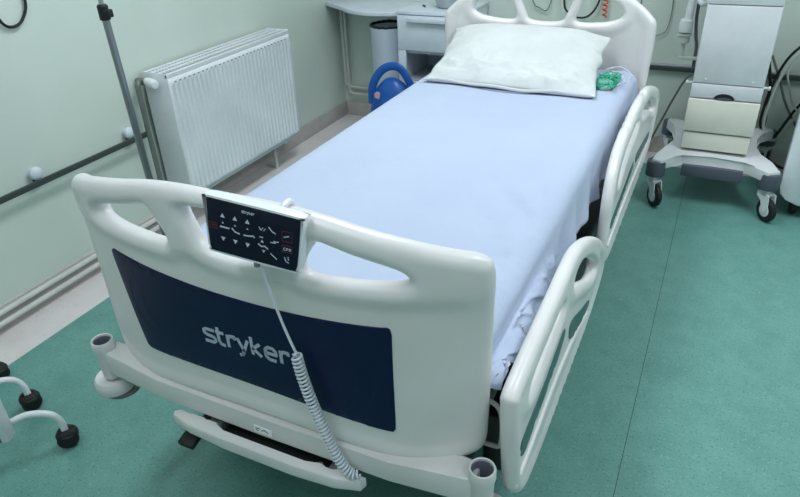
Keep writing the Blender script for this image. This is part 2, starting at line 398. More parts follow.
# the ends rise towards the sockets
for v in bm.verts:
    k = max(0, (abs(v.co.x)-.30)/.17)
    if v.co.z > .49: v.co.z += .026*min(1, k)
    else: v.co.z += .012*min(1, k)
bmb = ob('bumper_beam', bm, M['plastic2'], bed)
bm = B(); box(bm, -.028, .018, -.0875, -.0845, .474, .492); rl = ob('rating_label', bm, M['label'], bmb, label='small white sticker')
bm = B(); strokes(bm, [[(-.023, .487), (-.012, .487)], [(-.023, .481), (-.016, .481)], [(-.008, .483), (.001, .487), (.010, .482)]], .002, lambda x, z, w: (x, -.0877-w, z), .0004); ob('sticker_print', bm, M['ink'], rl)
for sx in (-1, 1):
    c = (sx*.485, -.062, 0)
    lathe_prof = [(.0215, .5), (.0215, .568), (.0245, .569), (.0262, .565), (.0262, .545), (.0235, .535), (.0215, .46), (.017, .455), (.017, .5)]
    so = ob('pole_socket', lathe(B(), lathe_prof, c, closed=True), M['plastic2'], bed)
    ob('socket_lining', lathe(B(), [(.0213, .505), (.0213, .563), (.0203, .563), (.0203, .508), (.001, .507), (.001, .505)], c, closed=True), M['tube_in'], so, label='grey lining inside the socket')
    ro = ob('bumper_roller', lathe(B(), [(.012, .408), (.040, .408), (.047, .412), (.049, .42), (.049, .438), (.044, .446), (.020, .451), (.015, .46), (.01, .46)], (sx*.497, -.054, 0)), M['plastic2'], bed)
    ob('roller_disc', lathe(B(), [(.005, .389), (.034, .391), (.044, .397), (.045, .403), (.038, .4075), (.005, .4077)], (sx*.490, -.044, 0)), M['greyframe'], ro, label='darker lower disc of the roller')
# foot end step / control bar
bm = B(); sp_ = [(-.262, -.098), (-.255, -.123), (-.2, -.135), (-.1, -.139), (.1, -.139), (.2, -.134), (.257, -.118), (.262, -.088), (.2, -.086), (.19, -.104), (.165, -.104), (.155, -.088), (.12, -.108), (-.11, -.108), (-.135, -.088), (-.165, -.088), (-.175, -.094), (-.21, -.094), (-.22, -.088), (-.25, -.088)]
sp_ = [(a*.955-.003, b+.014*(b < -.11)) for a, b in sp_]
prism(bm, sp_, .428, .459, bev=.005)
st = ob('foot_end_bar', bm, M['plastic'], bed)
for x in (-.15, .175): ob('bar_bracket', box(B(), x-.018, x+.018, -.088, .03, .418, .446, .004), M['greyframe'], st)
bm = B(); box(bm, -.21, .21, -.095, -.012, .405, .4235, .003); ob('release_plate', bm, M['dark'], st)
bm = B(); box(bm, -.022, .022, -.06, .02, -.006, .01, .004, mtx=Matrix.Translation((-.225, -.06, .385)) @ Matrix.Rotation(.25, 4, 'X'))
pe = ob('steering_pedal', bm, M['black'], bed, label='black foot pedal')
ob('pedal_arm', tube(B(), [(-.225, -.05, .39), (-.225, .12, .35), (-.225, .2, .3)], .009), M['dark'], pe)

# deck, base frame, lift columns, castors
bm = B(); box(bm, -.43, .43, .02, 2.09, .545, .578, .006)
for y in (.3, .8, 1.3, 1.8): box(bm, -.40, .40, y, y+.05, .50, .545, .004)
ob('mattress_deck', bm, M['dark'], bed)
bm = B()
for sx in (-1, 1): box(bm, sx*.395-.025, sx*.395+.025, -.01, 2.09, .475, .54, .005)
for y in (.0, 2.05): box(bm, -.42, .42, y, y+.04, .475, .54, .005)
ob('upper_frame', bm, M['greyframe'], bed)
bm = B()
for sx in (-1, 1): box(bm, sx*.31-.03, sx*.31+.03, .2, 1.98, .14, .2, .006)
for y in (.2, 1.92): box(bm, -.40, .40, y, y+.06, .14, .2, .006)
ob('base_frame', bm, M['dark'], bed)
for y in (.55, 1.6):
    bm = B(); lathe(bm, [(.06, .2), (.06, .36), (.045, .36), (.045, .5), (.02, .5)], (0, y, 0)); box(bm, -.31, .31, y-.03, y+.03, .15, .2, .004)
    ob('lift_column', bm, M['greyframe'], bed)
for sx in (-1, 1):
    for y in (.23, 1.95):
        x = sx*.37
        bm = B(); lathe(bm, [(.018, .15), (.024, .155), (.024, .2), (.01, .205)], (x, y, 0)); box(bm, x-.03, x+.03, y-.035, y+.04, .125, .15, .008); box(bm, x-.03, x-.022, y-.02, y+.05, .06, .14, .003); box(bm, x+.022, x+.03, y-.02, y+.05, .06, .14, .003)
        ca = ob('castor', bm, M['greyframe'], bed)
        ob('wheel', lathe(B(), [(.01, -.018), (.055, -.018), (.066, -.012), (.07, 0), (.066, .012), (.055, .018), (.01, .018)], (x, y+.02, .0705), 'x'), M['black'], ca)
for sx in (-1, 1):
    ob('underbed_shade_block', box(B(), sx*.40-.035, sx*.40+.035, .30, 1.90, .13, .33, .02, 3), M['dark'], bed, label='dark box added for the shade under the bed side')  # added dark boxes that stand in for the shadow under the bed
# bent steel bracket under the foot corner of the deck
for sx in (-1, 1):
    ob('deck_bracket', tube(B(), [(sx*.44, .05, .63), (sx*.475, .04, .63), (sx*.488, .04, .6), (sx*.488, .04, .53), (sx*.47, .04, .52), (sx*.42, .04, .52)], .005, 8, n=4), M['plastic'], bed)

# side rails
def rail(xm, sgn, dz, outl, holes, inlays, ridge, name='side_rail'):
    def mp(u, v, w_): return (sgn*(xm+w_+.010*math.sin(min(1, max(0, (v-.3)/.45))*PI)), u, v+dz)
    def hf(d, u, v):
        return rnd(d, .018)/.018*(.018-.008*sstep(d, .024, .045))
    r = ob(name, board(outl, holes, hf, mp, .018, .014, 6), M['plastic'], bed, 60)
    def mpi(off): return lambda u, v, w_: mp(u, v, off+w_)
    for il in inlays:
        ob('inlay', board(il, [], lambda d, u, v: rnd(d, .0015), mpi(.0105), .0015, .02, 4), M['teal'], r, 60, label='dark teal inlay strip')
    bm = B(); tube(bm, [mp(u, v, .011) for u, v in ridge], .0055, 8, n=6); ob('grip_ridge', bm, M['plastic'], r)
    return r
footO = [(-.03, .69), (-.012, .722), (.08, .733), (.28, .74), (.42, .747), (.52, .737), (.66, .685), (.8, .608), (.9, .53), (.935, .46), (.9, .39), (.78, .34), (.6, .33), (.35, .33), (.17, .342), (.07, .375), (.0, .46), (-.028, .58)]
footH = [[(.06, .655), (.09, .68), (.22, .688), (.33, .69), (.345, .672), (.31, .657), (.2, .645), (.1, .638)],
         [(.44, .685), (.5, .69), (.58, .665), (.68, .61), (.76, .55), (.755, .525), (.68, .545), (.56, .605), (.46, .65)]]
footI = [[(.03, .565), (.2, .575), (.36, .595), (.38, .57), (.3, .54), (.15, .52), (.05, .51)], [(.45, .56), (.6, .5), (.72, .45), (.74, .42), (.6, .44), (.46, .5)]]
footR = [(.0, .47), (.15, .475), (.35, .485), (.55, .455), (.75, .385)]
headO = [(.98, .56), (1.0, .64), (1.07, .715), (1.2, .758), (1.5, .778), (1.8, .755), (2.05, .69), (2.18, .64), (2.215, .59), (2.19, .5), (2.12, .4), (1.95, .35), (1.6, .34), (1.2, .345), (1.03, .39), (.975, .47)]
headH = [[(1.1, .655), (1.18, .695), (1.35, .715), (1.5, .72), (1.52, .70), (1.45, .685), (1.25, .665), (1.14, .63)],
         [(1.6, .715), (1.8, .70), (2.0, .645), (2.08, .60), (2.05, .58), (1.85, .65), (1.65, .69)]]
headI = [[(1.08, .53), (1.3, .545), (1.5, .56), (1.5, .53), (1.3, .5), (1.1, .49)], [(1.6, .56), (1.85, .53), (2.02, .5), (2.0, .47), (1.8, .49), (1.6, .52)]]
headR = [(1.06, .44), (1.4, .455), (1.8, .45), (2.08, .44)]
rail(.512, 1, 0, footO, footH, footI, footR); rail(.503, 1, 0, headO, headH, headI, headR)
sh = lambda L: [(a+.16, b) for a, b in L]
rail(.500, -1, -.2, sh(footO), [sh(h) for h in footH], [sh(h) for h in footI], sh(footR)); rail(.475, -1, -.2, headO, headH, headI, headR)
for sx, dz in ((1, 0), (-1, -.2)):
    for y in (.45, .75, 1.35, 1.75):
        ob('rail_arm', tube(B(), [(sx*.42, y, .5), (sx*.455, y, .49+dz*.5), (sx*(.494 if sx > 0 else .47), y, .40+dz)], .012, 8), M['greyframe'], bed)

# mattress and sheet
bm = B(); box(bm, -.424, .424, .035, 2.075, .58, .712, .035, 4)
ob('mattress', bm, M['mattress'], None, label='dark flat mattress under the white sheet on the bed deck', cat='mattress')
def nz(x, y, z=0): return noise.noise(Vector((x, y, z)))
def ridge(n, w_=.09): return math.exp(-(n/w_)**2)
def sheet_mesh():
    ny, prof = 230, []
    for k in range(9): prof.append(('L', k/8))
    for k in range(4): prof.append(('CL', (k+1)/5))
    for k in range(91): prof.append(('T', k/90))
    for k in range(4): prof.append(('CR', (k+1)/5))
    for k in range(16): prof.append(('R', k/15))
    grid = []
    for j in range(ny+1):
        y = .022+(2.090-.022)*j/ny
        row = []
        e = max(0, 1-(y-.022)/.04)**2+max(0, 1-(2.09-y)/.04)**2
        for kind, t in prof:
            fr_ = float(1-sstep(np.array(y), .30, .75)); hem = .585+.065*fr_+.012*nz(y*3, 3)+.01*nz(y*11, 7)
            crump = math.exp(-((y-.2)/.16)**2)
            if kind == 'T':
                x = -.385+.77*t; z = .7405+.0035*nz(x*2.2, y*1.6)+.0012*nz(x*14, y*9)
                r_ = sstep(np.array(x), .12, .40)
                z += float(r_)*(.0055*math.sin((x*1.6+y)*26+5*nz(x*3, y*3)))*max(0, 1-abs(y-.5)/.75)
                z += .005*math.exp(-((x-.33)/.07)**2)*nz(y*9, x*4, 2)+.007*float(r_)*math.exp(-((y-.22)/.32)**2)*(ridge(nz(x*6+y*3.5, y*2.5-x*5, 4))+.8*ridge(nz(x*5-y*4, y*5+x*3, 8))+.5*ridge(nz(x*11+y*5, y*7, 15)))
                z += .003*float(sstep(np.array(x), .2, .36))*ridge(nz(x*7, y*1.7, 31), .12)
                z = max(z, .728)
            elif kind in ('CL', 'CR'):
                a = t*PI/2; s = 1 if kind == 'CR' else -1
                if kind == 'CL': a = PI/2-a
                x = s*(.385+.057*math.sin(a)); z = .7405-.05*(1-math.cos(a))
            else:
                s = 1 if kind == 'R' else -1
                tt = t if kind == 'R' else 1-t
                hz = hem+(.0 if s < 0 else .055*math.exp(-((y-.03)/.12)**2))+(.012*math.sin(y*31)*crump if s > 0 else 0)
                z = .6905-(.6905-hz)*tt
                fold = .010*math.sin(y*26+5*nz(y*2, 1)+tt*3.2)+.005*math.sin(y*61+tt*5+3*nz(y*5, 2))
                x = s*(.4335+tt*.018+max(-.006, tt*fold)+.009)
                if s > 0: x += fr_*tt*.030; z += fr_*.010*(1-tt)*math.sin(tt*PI)
                if s > 0: x += .024*crump*tt*(.7+1.3*nz(y*15, tt*4, 5)); z += .014*crump*nz(y*21, tt*5, 9)*tt
                if s > 0: x += .016*fr_*tt*nz(y*14, tt*3, 21)+.008*fr_*(ridge(nz(y*9+tt*2, tt*2-y*5, 33))+ridge(nz(y*12-tt*3, tt*2, 37)))*min(1, tt*4)-.004*fr_
                x = s*min(abs(x), .488 if s > 0 else .482)
            z -= .03*e if kind in ('T',) else .02*e
            row.append(Vector((x, y, z)))
        grid.append(row)
    bm = B(); V = [[bm.verts.new(p) for p in r] for r in grid]
    for j in range(ny):
        for i in range(len(prof)-1): bm.faces.new((V[j][i], V[j][i+1], V[j+1][i+1], V[j+1][i]))
    return bm
ob('bed_sheet', sheet_mesh(), M['sheet'], None, 180, 'pale blue-white cotton sheet covering the mattress, creased along its right edge', 'bed sheet', solid=.0025)

# pillow
def pillow_mesh():
    n, m = 120, 80; bm = B(); top = []; bot = []
    for j in range(m+1):
        v = -1+2*j/m; rt = []; rb = []
        for i in range(n+1):
            u = -1+2*i/n
            wx = .335+.02*abs(v)**2-.006; 
            x = -.035+u*(wx+.012)+(-.02*v)
            y = 1.862+v*.232*(1+.04*abs(u)**3)-.012*math.sin(u*2.2+.6)
            x += .012*nz(v*3, u, 4)*abs(u)**4
            edge = (1-abs(u)**3.2)*(1-abs(v)**3.2)
            hgt = .066*max(0, edge)**.62
            zm = .752+.128*((v+1)/2)**1.25*(1-.12*abs(u)**3)
            fr = math.exp(-((v+.78)/.3)**2)
            wr = .011*nz(u*5+1, v*7+u*2, 1)*fr+.007*fr*(ridge(nz(u*1.8+v*2+3, v*4.5-u*1.4, 13))+ridge(nz(u*2.4-v*2, v*4+u*1.5, 17)))+.005*ridge(nz(u*3+v, v*3-u*2, 23))*(abs(u)**2)+.008*math.sin((u*3+v*9)+6*nz(u*2, v*2, 3))*fr*(.5+.5*u)+.004*nz(u*2.2, v*2.2, 6)
            wr += .008*nz(v*8, u*5, 11)*max(0, abs(u)-.75)/.25*(1-abs(v)**4)
            zt = zm+hgt*1.15+wr*min(1, edge*3+.12)
            zb = max(.7465, zm-hgt*.9)
            if edge <= 1e-6: zt = zb = max(.7475, zm)+.002
            zt = max(zt, zb+.0005)
            rt.append(bm.verts.new((x, y, zt)))
            rb.append(rt[-1] if edge <= 1e-6 else bm.verts.new((x, y, zb)))
        top.append(rt); bot.append(rb)
    for j in range(m):
        for i in range(n):
            bm.faces.new((top[j][i], top[j][i+1], top[j+1][i+1], top[j+1][i]))
            q = [bot[j][i], bot[j+1][i], bot[j+1][i+1], bot[j][i+1]]
            if not all(a is b for a, b in zip(q, (top[j][i], top[j+1][i], top[j+1][i+1], top[j][i+1]))): 
                try: bm.faces.new(q)
                except ValueError: pass
    bmesh.ops.recalc_face_normals(bm, faces=bm.faces)
    return bm
pl = thing('pillow', (-.03, 1.845, .745), 'plump white pillow leaning on the headboard at the head of the bed', 'pillow')
ob('pillowcase', pillow_mesh(), M['pillow'], pl, 180)
bm = B()
hem = []
for k in range(33):
    t = k/32; x = -.36+.66*t; hem.append((x, 1.625+.008*math.sin(t*9)-.012*math.sin((2*t-1)*2.2+.6), .7565+.003*math.sin(t*17)))
tube(bm, hem, .0065, 8, n=2); ob('pillowcase_hem', bm, M['pillow'], pl)

# oxygen mask with green tubing on the sheet
mk = thing('oxygen_mask', (.33, 1.86, .745), 'clear mask with tangled green tubing on the sheet beside the pillow', 'oxygen mask')
bm = B(); pts = []
for k in range(44):
    a = k*1.37; pts.append((.355+.05*math.sin(a*1.0+.4*math.sin(k))*(.7+.3*math.sin(k*2.1)), 1.83+.115*math.cos(a*1.23)*(.65+.35*math.cos(k*.9)), .756+.008*(1+math.sin(k*1.9))))
tube(bm, pts, .0024, 6, n=6); ob('green_tube', bm, M['green'], mk)
bm = B()
lathe(bm, [(.042, 0), (.040, .008), (.032, .016), (.02, .022), (.005, .024), (.004, .022), (.018, .02), (.03, .014), (.037, .007), (.039, 0)], (.345, 1.80, .749), seg=20, closed=True)
for v in bm.verts: v.co.y = 1.83+(v.co.y-1.83)*1.3
ob('mask_cup', bm, M['gclear'], mk, label='pale green translucent mask cup')
bm = B(); lp = [(.39, 1.80, .752), (.42, 1.88, .756), (.415, 1.97, .76), (.36, 2.03, .765), (.31, 2.0, .757)]
tube(bm, lp, .0035, 6, n=8); ob('clear_tube', bm, M['clear'], mk, label='clear tube')

# ---------------------------------------------------------------- pendant controller
pd_ = thing('control_pendant', (.08, -.1, .945), 'white handheld bed controller with dark keypad hung on the footboard rail', 'bed controller')
PT = Matrix.Translation((.0835, -.104, 1.002)) @ Matrix.Rotation(math.radians(8), 4, 'Z') @ Matrix.Rotation(math.radians(8), 4, 'Y') @ Matrix.Rotation(math.radians(-2), 4, 'X')
def pm(u, v, w_): return tuple(PT @ Vector((u, -w_, v)))
def rrect(wt, wb, h0, h1, r):
    return [(-wt+r, h1), (wt-r, h1), (wt-.25*r, h1-.25*r), (wt, h1-r), (wb+.25*(wt-wb), h0+2.2*r), (wb-.3*r, h0+.35*r), (wb-r*1.2, h0), (-wb+r*1.2, h0), (-wb+.3*r, h0+.35*r), (-wb-.25*(wt-wb), h0+2.2*r), (-wt, h1-r), (-wt+.25*r, h1-.25*r)]
hs = ob('housing', prism(B(), [(p.x, p.y) for p in smooth_path([(a, b, 0) for a, b in rrect(.0905, .0865, -.054, .055, .012)], 4, True)], -.013, .008, pm, bev=.0035), M['white'], pd_, 50)
sc = ob('keypad', board(rrect(.0862, .0822, -.0500, .0515, .009), [], lambda d, u, v: rnd(d, .0008), lambda u, v, w_: pm(u*1.0, v, .0085+w_), .0008, .02, 4), M['screen'], pd_, 60, label='glossy dark navy keypad')
top = lambda u, v, w_: pm(u*.925, v*1.0, .0096+w_)
bm = B()
def tri(u, v, s, d=1): 
    a = [bm.verts.new(top(u-s, v-d*s*.8, .0005)), bm.verts.new(top(u+s, v-d*s*.8, .0005)), bm.verts.new(top(u, v+d*s*.9, .0005))]; bm.faces.new(a)
for k, u in enumerate((-.060, -.035, -.010)):
    tri(u, .024, .0048); tri(u, -.0215, .0048, -1); tri(u, .0105, .0022)
tri(.0195, -.006, .0034); tri(.0225, -.0255, .0034, -1)
strokes(bm, [[(-.042, .004), (-.036, -.002), (-.026, -.004)]], .0022, top, .0004)
strokes(bm, [[(-.018, -.004), (-.006, -.003), (.001, -.001), (.004, -.004)]], .0022, top, .0004)
strokes(bm, [[(.011, -.013), (.018, -.017), (.024, -.015), (.031, -.019)]], .0022, top, .0004)
strokes(bm, [[(.032, .024), (.039, .017), (.046, .014)], [(.052, .0), (.044, -.002), (.042, .0)], [(.036, -.0045), (.046, -.0035)], [(.036, -.026), (.049, -.035)], [(.062, .012), (.072, .016)], [(.014, .001), (.021, .001)]], .0016, top, .0004)
strokes(bm, [[(.013, .020), (.017, .014), (.021, .02)], [(.022, .014), (.026, .019)], [(.064, -.026), (.067, -.034), (.073, -.036)], [(.071, -.024), (.072, -.031)]], .0013, top, .0004)
strokes(bm, [[(-.066, .0015), (-.047, .0015)]], .0026, top, .0004)
bmesh.ops.recalc_face_normals(bm, faces=bm.faces)
ob('key_symbols', bm, M['icon'], sc, label='pale arrow and bed posture symbols')
bm = B(); word(bm, 'stryker', -.021, .0385, .0034, .0009, top, sp=.25, dep=.0005); word(bm, 'CPR', .0625, -.0125, .0046, .0009, top, sp=.3, dep=.0005)
ob('lettering', bm, M['icon'], sc)
bm = B(); word(bm, 'CPR', -.0865, -.001, .0040, .0009, top, sp=.3, dep=.0005)
for (a, b, c, d) in ((.0585, .0785, .0045, .0235), (.059, .0785, -.016, -.003), (-.0895, -.0725, -.004, .006)):
    strokes(bm, [[(a, c), (b, c), (b, d), (a, d), (a, c)]], .0007, top, .0004)
ob('red_frames', bm, M['red'], sc, label='dull red key outlines')
bm = B()
tube(bm, [pm(.04, .03, -.008), pm(.04, .044, -.014), pm(.04, .050, -.028), pm(.04, .048, -.048), pm(.04, .03, -.058)], .006, 8, n=5)
ob('hanging_hook', bm, M['white'], hs)

# cord: straight lead, then spiral, hanging in front of the panel
lead = [(.081, -.103, .938), (.084, -.101, .918), (.0885, -.098, .885), (.099, -.096, .83), (.112, -.096, .785), (.124, -.0965, .752)]
spine = [(.124, -.0965, .752), (.134, -.1, .70), (.149, -.1015, .64), (.166, -.102, .585), (.186, -.103, .53), (.205, -.104, .492), (.222, -.1035, .474), (.240, -.098, .470)]
S = smooth_path(spine, 60)
acc = [0]
for a, b in zip(S[:-1], S[1:]): acc.append(acc[-1]+(b-a).length)
turns = 38; hp = []; NN = turns*12; up = Vector((0, 1, 0))
for k in range(NN+1):
    s = acc[-1]*k/NN
    i = min(len(S)-2, next((q for q in range(len(acc)-1) if acc[q+1] >= s), len(S)-2))
    f = (s-acc[i])/max(1e-9, acc[i+1]-acc[i]); p = S[i].lerp(S[i+1], f)
    t = (S[min(i+3, len(S)-1)]-S[max(i-3, 0)]).normalized(); a = (up-t*up.dot(t)).normalized(); b = t.cross(a)
    rr = .0098*min(1, k/14, (NN-k)/14+.2)
    hp.append(p+(a*math.cos(k/12*2*PI)+b*math.sin(k/12*2*PI))*rr)
bm = B(); tube(bm, [Vector(q) for q in lead], .0026, 8, n=6)
ob('cord', bm, M['knob'], pd_)
bm = B(); tube(bm, hp, .0024, 6); ob('spiral_cord', bm, M['knob'], pd_, label='tightly coiled pale cord')
bm = B(); tube(bm, [pm(.002, -.050, 0), pm(.003, -.066, .0)], .0055, 8); ob('strain_relief', bm, M['greyframe'], pd_, label='grey sleeve where the cord leaves')

# ---------------------------------------------------------------- left wall things
rd = thing('radiator', (-1.55, 1.76, .16), 'white ribbed panel radiator mounted on the left wall beside the bed', 'radiator')
Y0, Y1, Z0, Z1, XF, XBk = 1.28, 2.245, .163, .776, -1.469, -1.618
def corrug():
    bm = B(); N_ = 30; cols = []
    W_ = (Y1-Y0-.03)/N_
    zs = [Z0+.006, Z0+.028, Z0+.036, (Z0+Z1)/2, Z1-.062, Z1-.054, Z1-.022]
    ys = [Y0+.002]
    prof = [(Y0+.002, 0), (Y0+.015, 0)]
    for k in range(N_):
        a = Y0+.015+k*W_
        prof += [(a+W_*.18, 0), (a+W_*.3, 1), (a+W_*.7, 1), (a+W_*.82, 0)]
    prof += [(Y1-.015, 0), (Y1-.002, 0)]
    V = []
    for z in zs:
        act = 1 if Z0+.03 < z < Z1-.058 else 0
        V.append([bm.verts.new((XF-.001-.0045*d*act, y, z)) for y, d in prof])
    for a in range(len(zs)-1):
        for i in range(len(prof)-1): bm.faces.new((V[a][i], V[a][i+1], V[a+1][i+1], V[a+1][i]))
    bmesh.ops.recalc_face_normals(bm, faces=bm.faces)
    if sum(f.normal.x for f in bm.faces) < 0: bmesh.ops.reverse_faces(bm, faces=bm.faces)
    return bm
ob('front_panel', corrug(), M['rad'], rd, 30, solid=.0015)
ob('top_rim', box(B(), XF-.016, XF, Y0, Y1, Z1-.022, Z1-.004, .003), M['rad'], rd); ob('bottom_rim', box(B(), XF-.016, XF-.001, Y0, Y1, Z0, Z0+.01, .003), M['rad'], rd)
for y in (Y0, Y1-.006): ob('side_cover', box(B(), XBk, XF, y, y+.006, Z0+.005, Z1, .0025), M['rad'], rd)
bm = B(); k30 = (Y1-Y0-.03)/30
for k in range(1, 30): box(bm, XF-.002, XF+.0006, Y0+.015+k*k30-.0055, Y0+.015+k*k30+.0055, Z1-.047, Z1-.042)
ob('slot_row', bm, M['greyframe'], rd, label='row of small grey slots')
bm = B()
for x in (XBk, XBk+.04, XBk+.082, XF-.014): box(bm, x, x+.014, Y0+.006, Y1-.006, Z1-.012, Z1-.002, .001)
for k in range(46):
    y = Y0+.012+k*(Y1-Y0-.024)/45; box(bm, XBk, XF-.004, y-.0022, y+.0022, Z1-.012, Z1-.004)
ob('top_grille', bm, M['rad'], rd)
ob('convector', box(B(), XBk+.01, XF-.02, Y0+.01, Y1-.01, Z0+.02, Z1-.03), M['radin'], rd, label='dark convector core')
for y in (1.6, 2.1): ob('wall_bracket', box(B(), XBk-.021, XBk+.02, y, y+.03, Z0+.05, Z1-.08, .002), M['gpipe'], rd)
bm = B(); lathe(bm, [(.012, -.02), (.018, -.018), (.022, 0), (.021, .04), (.017, .052), (.005, .055)], (-1.553, 1.25, .741), Vector((1, -.25, -.1)).normalized()); ob('valve_knob', bm, M['white'], rd, label='white thermostatic valve knob')
bm = B(); lathe(bm, [(.014, -.04), (.016, -.03), (.016, .02), (.012, .03)], (-1.585, 1.25, .742), 'x'); tube(bm, [(-1.57, 1.25, .742), (-1.57, 1.29, .742)], .009, 8); ob('valve_body', bm, M['gpipe'], rd, label='grey metal valve body')
bm = B(); lathe(bm, [(.009, 0), (.011, .004), (.011, .02), (.006, .026)], (XF-.03, 2.12, Z0-.022), 'z'); ob('drain_plug', bm, M['white'], rd)
bm = B(); tube(bm, [(-1.54, 2.06, Z0+.01), (-1.54, 2.06, .0)], .011, 8); ob('floor_support', bm, M['pipe'], rd)

ob('heating_pipe', tube(B(), [(-1.588, 1.2, .02), (-1.588, 1.205, .1), (-1.588, 1.212, .3), (-1.588, 1.212, .70), (-1.588, 1.225, .742)], .0125, 12, n=5), M['gpipe'], None, 60, 'grey vertical heating pipe rising beside the near end of the radiator', 'pipe')
for nm, z, x, lab in (('u', .088, -1.606, 'upper of two white heating pipes running low along the left wall'), ('l', .045, -1.603, 'lower of two white heating pipes running low along the left wall')):
    ob('skirting_pipe', tube(B(), [(x, -2.35, z), (x, 1.17, z)], .0115, 12), M['pipe'], None, 60, lab, 'pipe', 'skirting pipes')

wr = thing('wall_rail', (-1.6, .6, .505), 'dark grey handrail running along the left wall below the radiator top', 'handrail')
bm = B(); box(bm, -1.602, -1.590, -2.3, 1.215, .495, .520, .003); ob('bar', bm, M['rail'], wr)
for y, z in ((.635, .542), (1.125, .54), (.02, .535), (-.6, .535)):
    ob('wall_knob', lathe(B(), [(.012, 0), (.012, .014), (.024, .016), (.027, .024), (.026, .034), (.018, .041), (.004, .043)], (-1.64, y, z), 'x'), M['knob'], wr, label='round white stand-off knob')
    ob('rail_bracket', box(B(), -1.64, -1.60, y-.008, y+.008, .499, .514, .002), M['rail'], wr)

iv = thing('drip_stand', (-1.1, .735, 0), 'tall grey steel drip pole with black clamp between bed and left wall', 'drip stand')
px, py = -1.1, .735
ob('lower_tube', tube(B(), [(px+.006, py, .06), (px-.018, py-.004, 1.14)], .0125, 16), M['steel'], iv)
ob('upper_tube', tube(B(), [(px-.018, py-.004, 1.14), (px-.036, py-.007, 1.95)], .008, 12), M['chrome'], iv)
bm = B(); lathe(bm, [(.013, 1.13), (.0175, 1.132), (.0175, 1.175), (.013, 1.18)], (px, py, 0), seg=16); box(bm, px, px+.032, py-.011, py+.011, 1.14, 1.165, .003)
for v in bm.verts: v.co.x -= .018; v.co.y -= .004
ob('height_clamp', bm, M['black'], iv, label='black height clamp')
bm = B()
for s in (-1, 1): tube(bm, [(px-.036, py, 1.94), (px+s*.06, py, 1.95), (px+s*.09, py, 1.97), (px+s*.1, py, 1.99)], .004, 6, n=4)
ob('bag_hooks', bm, M['chrome'], iv)
for k in range(5):
    a = 2*PI*k/5+.95; dx, dy = math.cos(a), math.sin(a)
    ob('leg', tube(B(), [(px, py, .09), (px+.1*dx, py+.1*dy, .088), (px+.19*dx, py+.19*dy, .062)], .009, 8), M['steel'], iv)
    wh = B(); lathe(wh, [(.004, -.011), (.021, -.011), (.025, -.006), (.025, .006), (.021, .011), (.004, .011)], (px+.2*dx, py+.2*dy, .0255), Vector((-dy, dx, 0)))
    box(wh, px+.2*dx-.007, px+.2*dx+.007, py+.2*dy-.007, py+.2*dy+.007, .045, .068, .002)
    ob('wheel', wh, M['black'], iv)

ob('hanging_cable', tube(B(), [(-1.628, .80, 1.42), (-1.628, .825, 1.25), (-1.628, .828, 1.15), (-1.628, .80, 1.10), (-1.628, .765, 1.079), (-1.628, .725, 1.085), (-1.628, .70, 1.13), (-1.628, .68, 1.25), (-1.628, .66, 1.42)], .0055, 8, n=6), M['black'], None, 60, 'black cable hanging in a loop on the left wall at the top left', 'cable')

# ---------------------------------------------------------------- corner: pipes, table, bin, bag, cabinet
for (x, yv, z, r, lab) in ((-1.603, 3.055, .215, .0115, 'white corner pipe nearest the left wall, turning along the back wall'), (-1.575, 3.05, .168, .0105, 'white corner pipe right of the other, turning low along the back wall')):
    ob('corner_pipe', tube(B(), [(x, yv, H-.01), (x, yv, z+.03), (x+.006, yv, z+.008), (x+.03, yv, z), (x+.3, yv, z-.003), (-1.005, yv, z-.005)], r, 10), M['pipe'], None, 60, lab, 'pipe', 'corner pipes')
bm = B()
tb = thing('wall_table', (-1.25, 2.9, .8), 'white rounded worktop fixed in the back left corner above the bin', 'table')
arc = [(-1.635, 3.085), (-1.635, 2.93)]+[(-1.475+.0*k, 2.83) for k in range(1)]+[(-1.38, 2.75), (-1.3, 2.712), (-1.22, 2.695), (-1.13, 2.70), (-1.06, 2.72), (-1.012, 2.74), (-1.012, 3.085)]
prism(bm, arc, .775, .80, bev=.004); ob('tabletop', bm, M['furn'], tb)
bm = B(); box(bm, -1.62, -1.02, 3.06, 3.085, .72, .774, .003); ob('support_rail', bm, M['furn'], tb)

bn = thing('waste_bin', (-1.125, 2.8, 0), 'tall pale grey cylindrical bin under the white worktop', 'bin')
ob('body', lathe(B(), [(.094, 0), (.106, .004), (.108, .69), (.110, .70), (.110, .712), (.104, .714), (.098, .7), (.095, .02), (.005, .018)], (-1.125, 2.8, 0), seg=36), M['bin'], bn)
bm = B(); lathe(bm, [(.1115, .707), (.1115, .716), (.108, .719), (.1, .716), (.094, .6), (.085, .55), (.005, .54), (.005, .545), (.08, .555), (.09, .6), (.1, .69)], (-1.125, 2.8, 0), seg=36, closed=True)
for v in bm.verts: v.co.z += .006*nz(v.co.x*40, v.co.y*40) if v.co.z > .69 else 0
ob('bin_liner', bm, M['black'], bn, label='black bin liner folded over the rim')

bb = thing('blue_bag', (-.93, 2.42, 0), 'bright blue bag with a loop handle on the floor by the grey bin', 'bag')
bm = B()
prof = []
bmesh.ops.create_uvsphere(bm, u_segments=32, v_segments=20, radius=1)
for v in bm.verts:
    p = v.co.copy(); sx = .15 if p.z < 0 else .15*(1-.18*p.z); 
    z = .25+.25*(abs(p.z)**.8)*(1 if p.z > 0 else -1)
    v.co = Vector((-.93+p.x*sx+.008*nz(p.x*3, p.z*3), 2.44+p.y*.085+.008*nz(p.y*4, p.z*4, 3), max(.001, z)))
ob('bag_body', bm, M['blue'], bb, 180)
bm = B(); tube(bm, [(-1.062, 2.43, .34), (-1.05, 2.42, .44), (-1.0, 2.415, .525), (-.93, 2.415, .568), (-.86, 2.42, .555), (-.80, 2.43, .46)], .024, 10, n=6)
for v in bm.verts: v.co.y = 2.42+(v.co.y-2.42)*.5
ob('loop_handle', bm, M['blue'], bb)
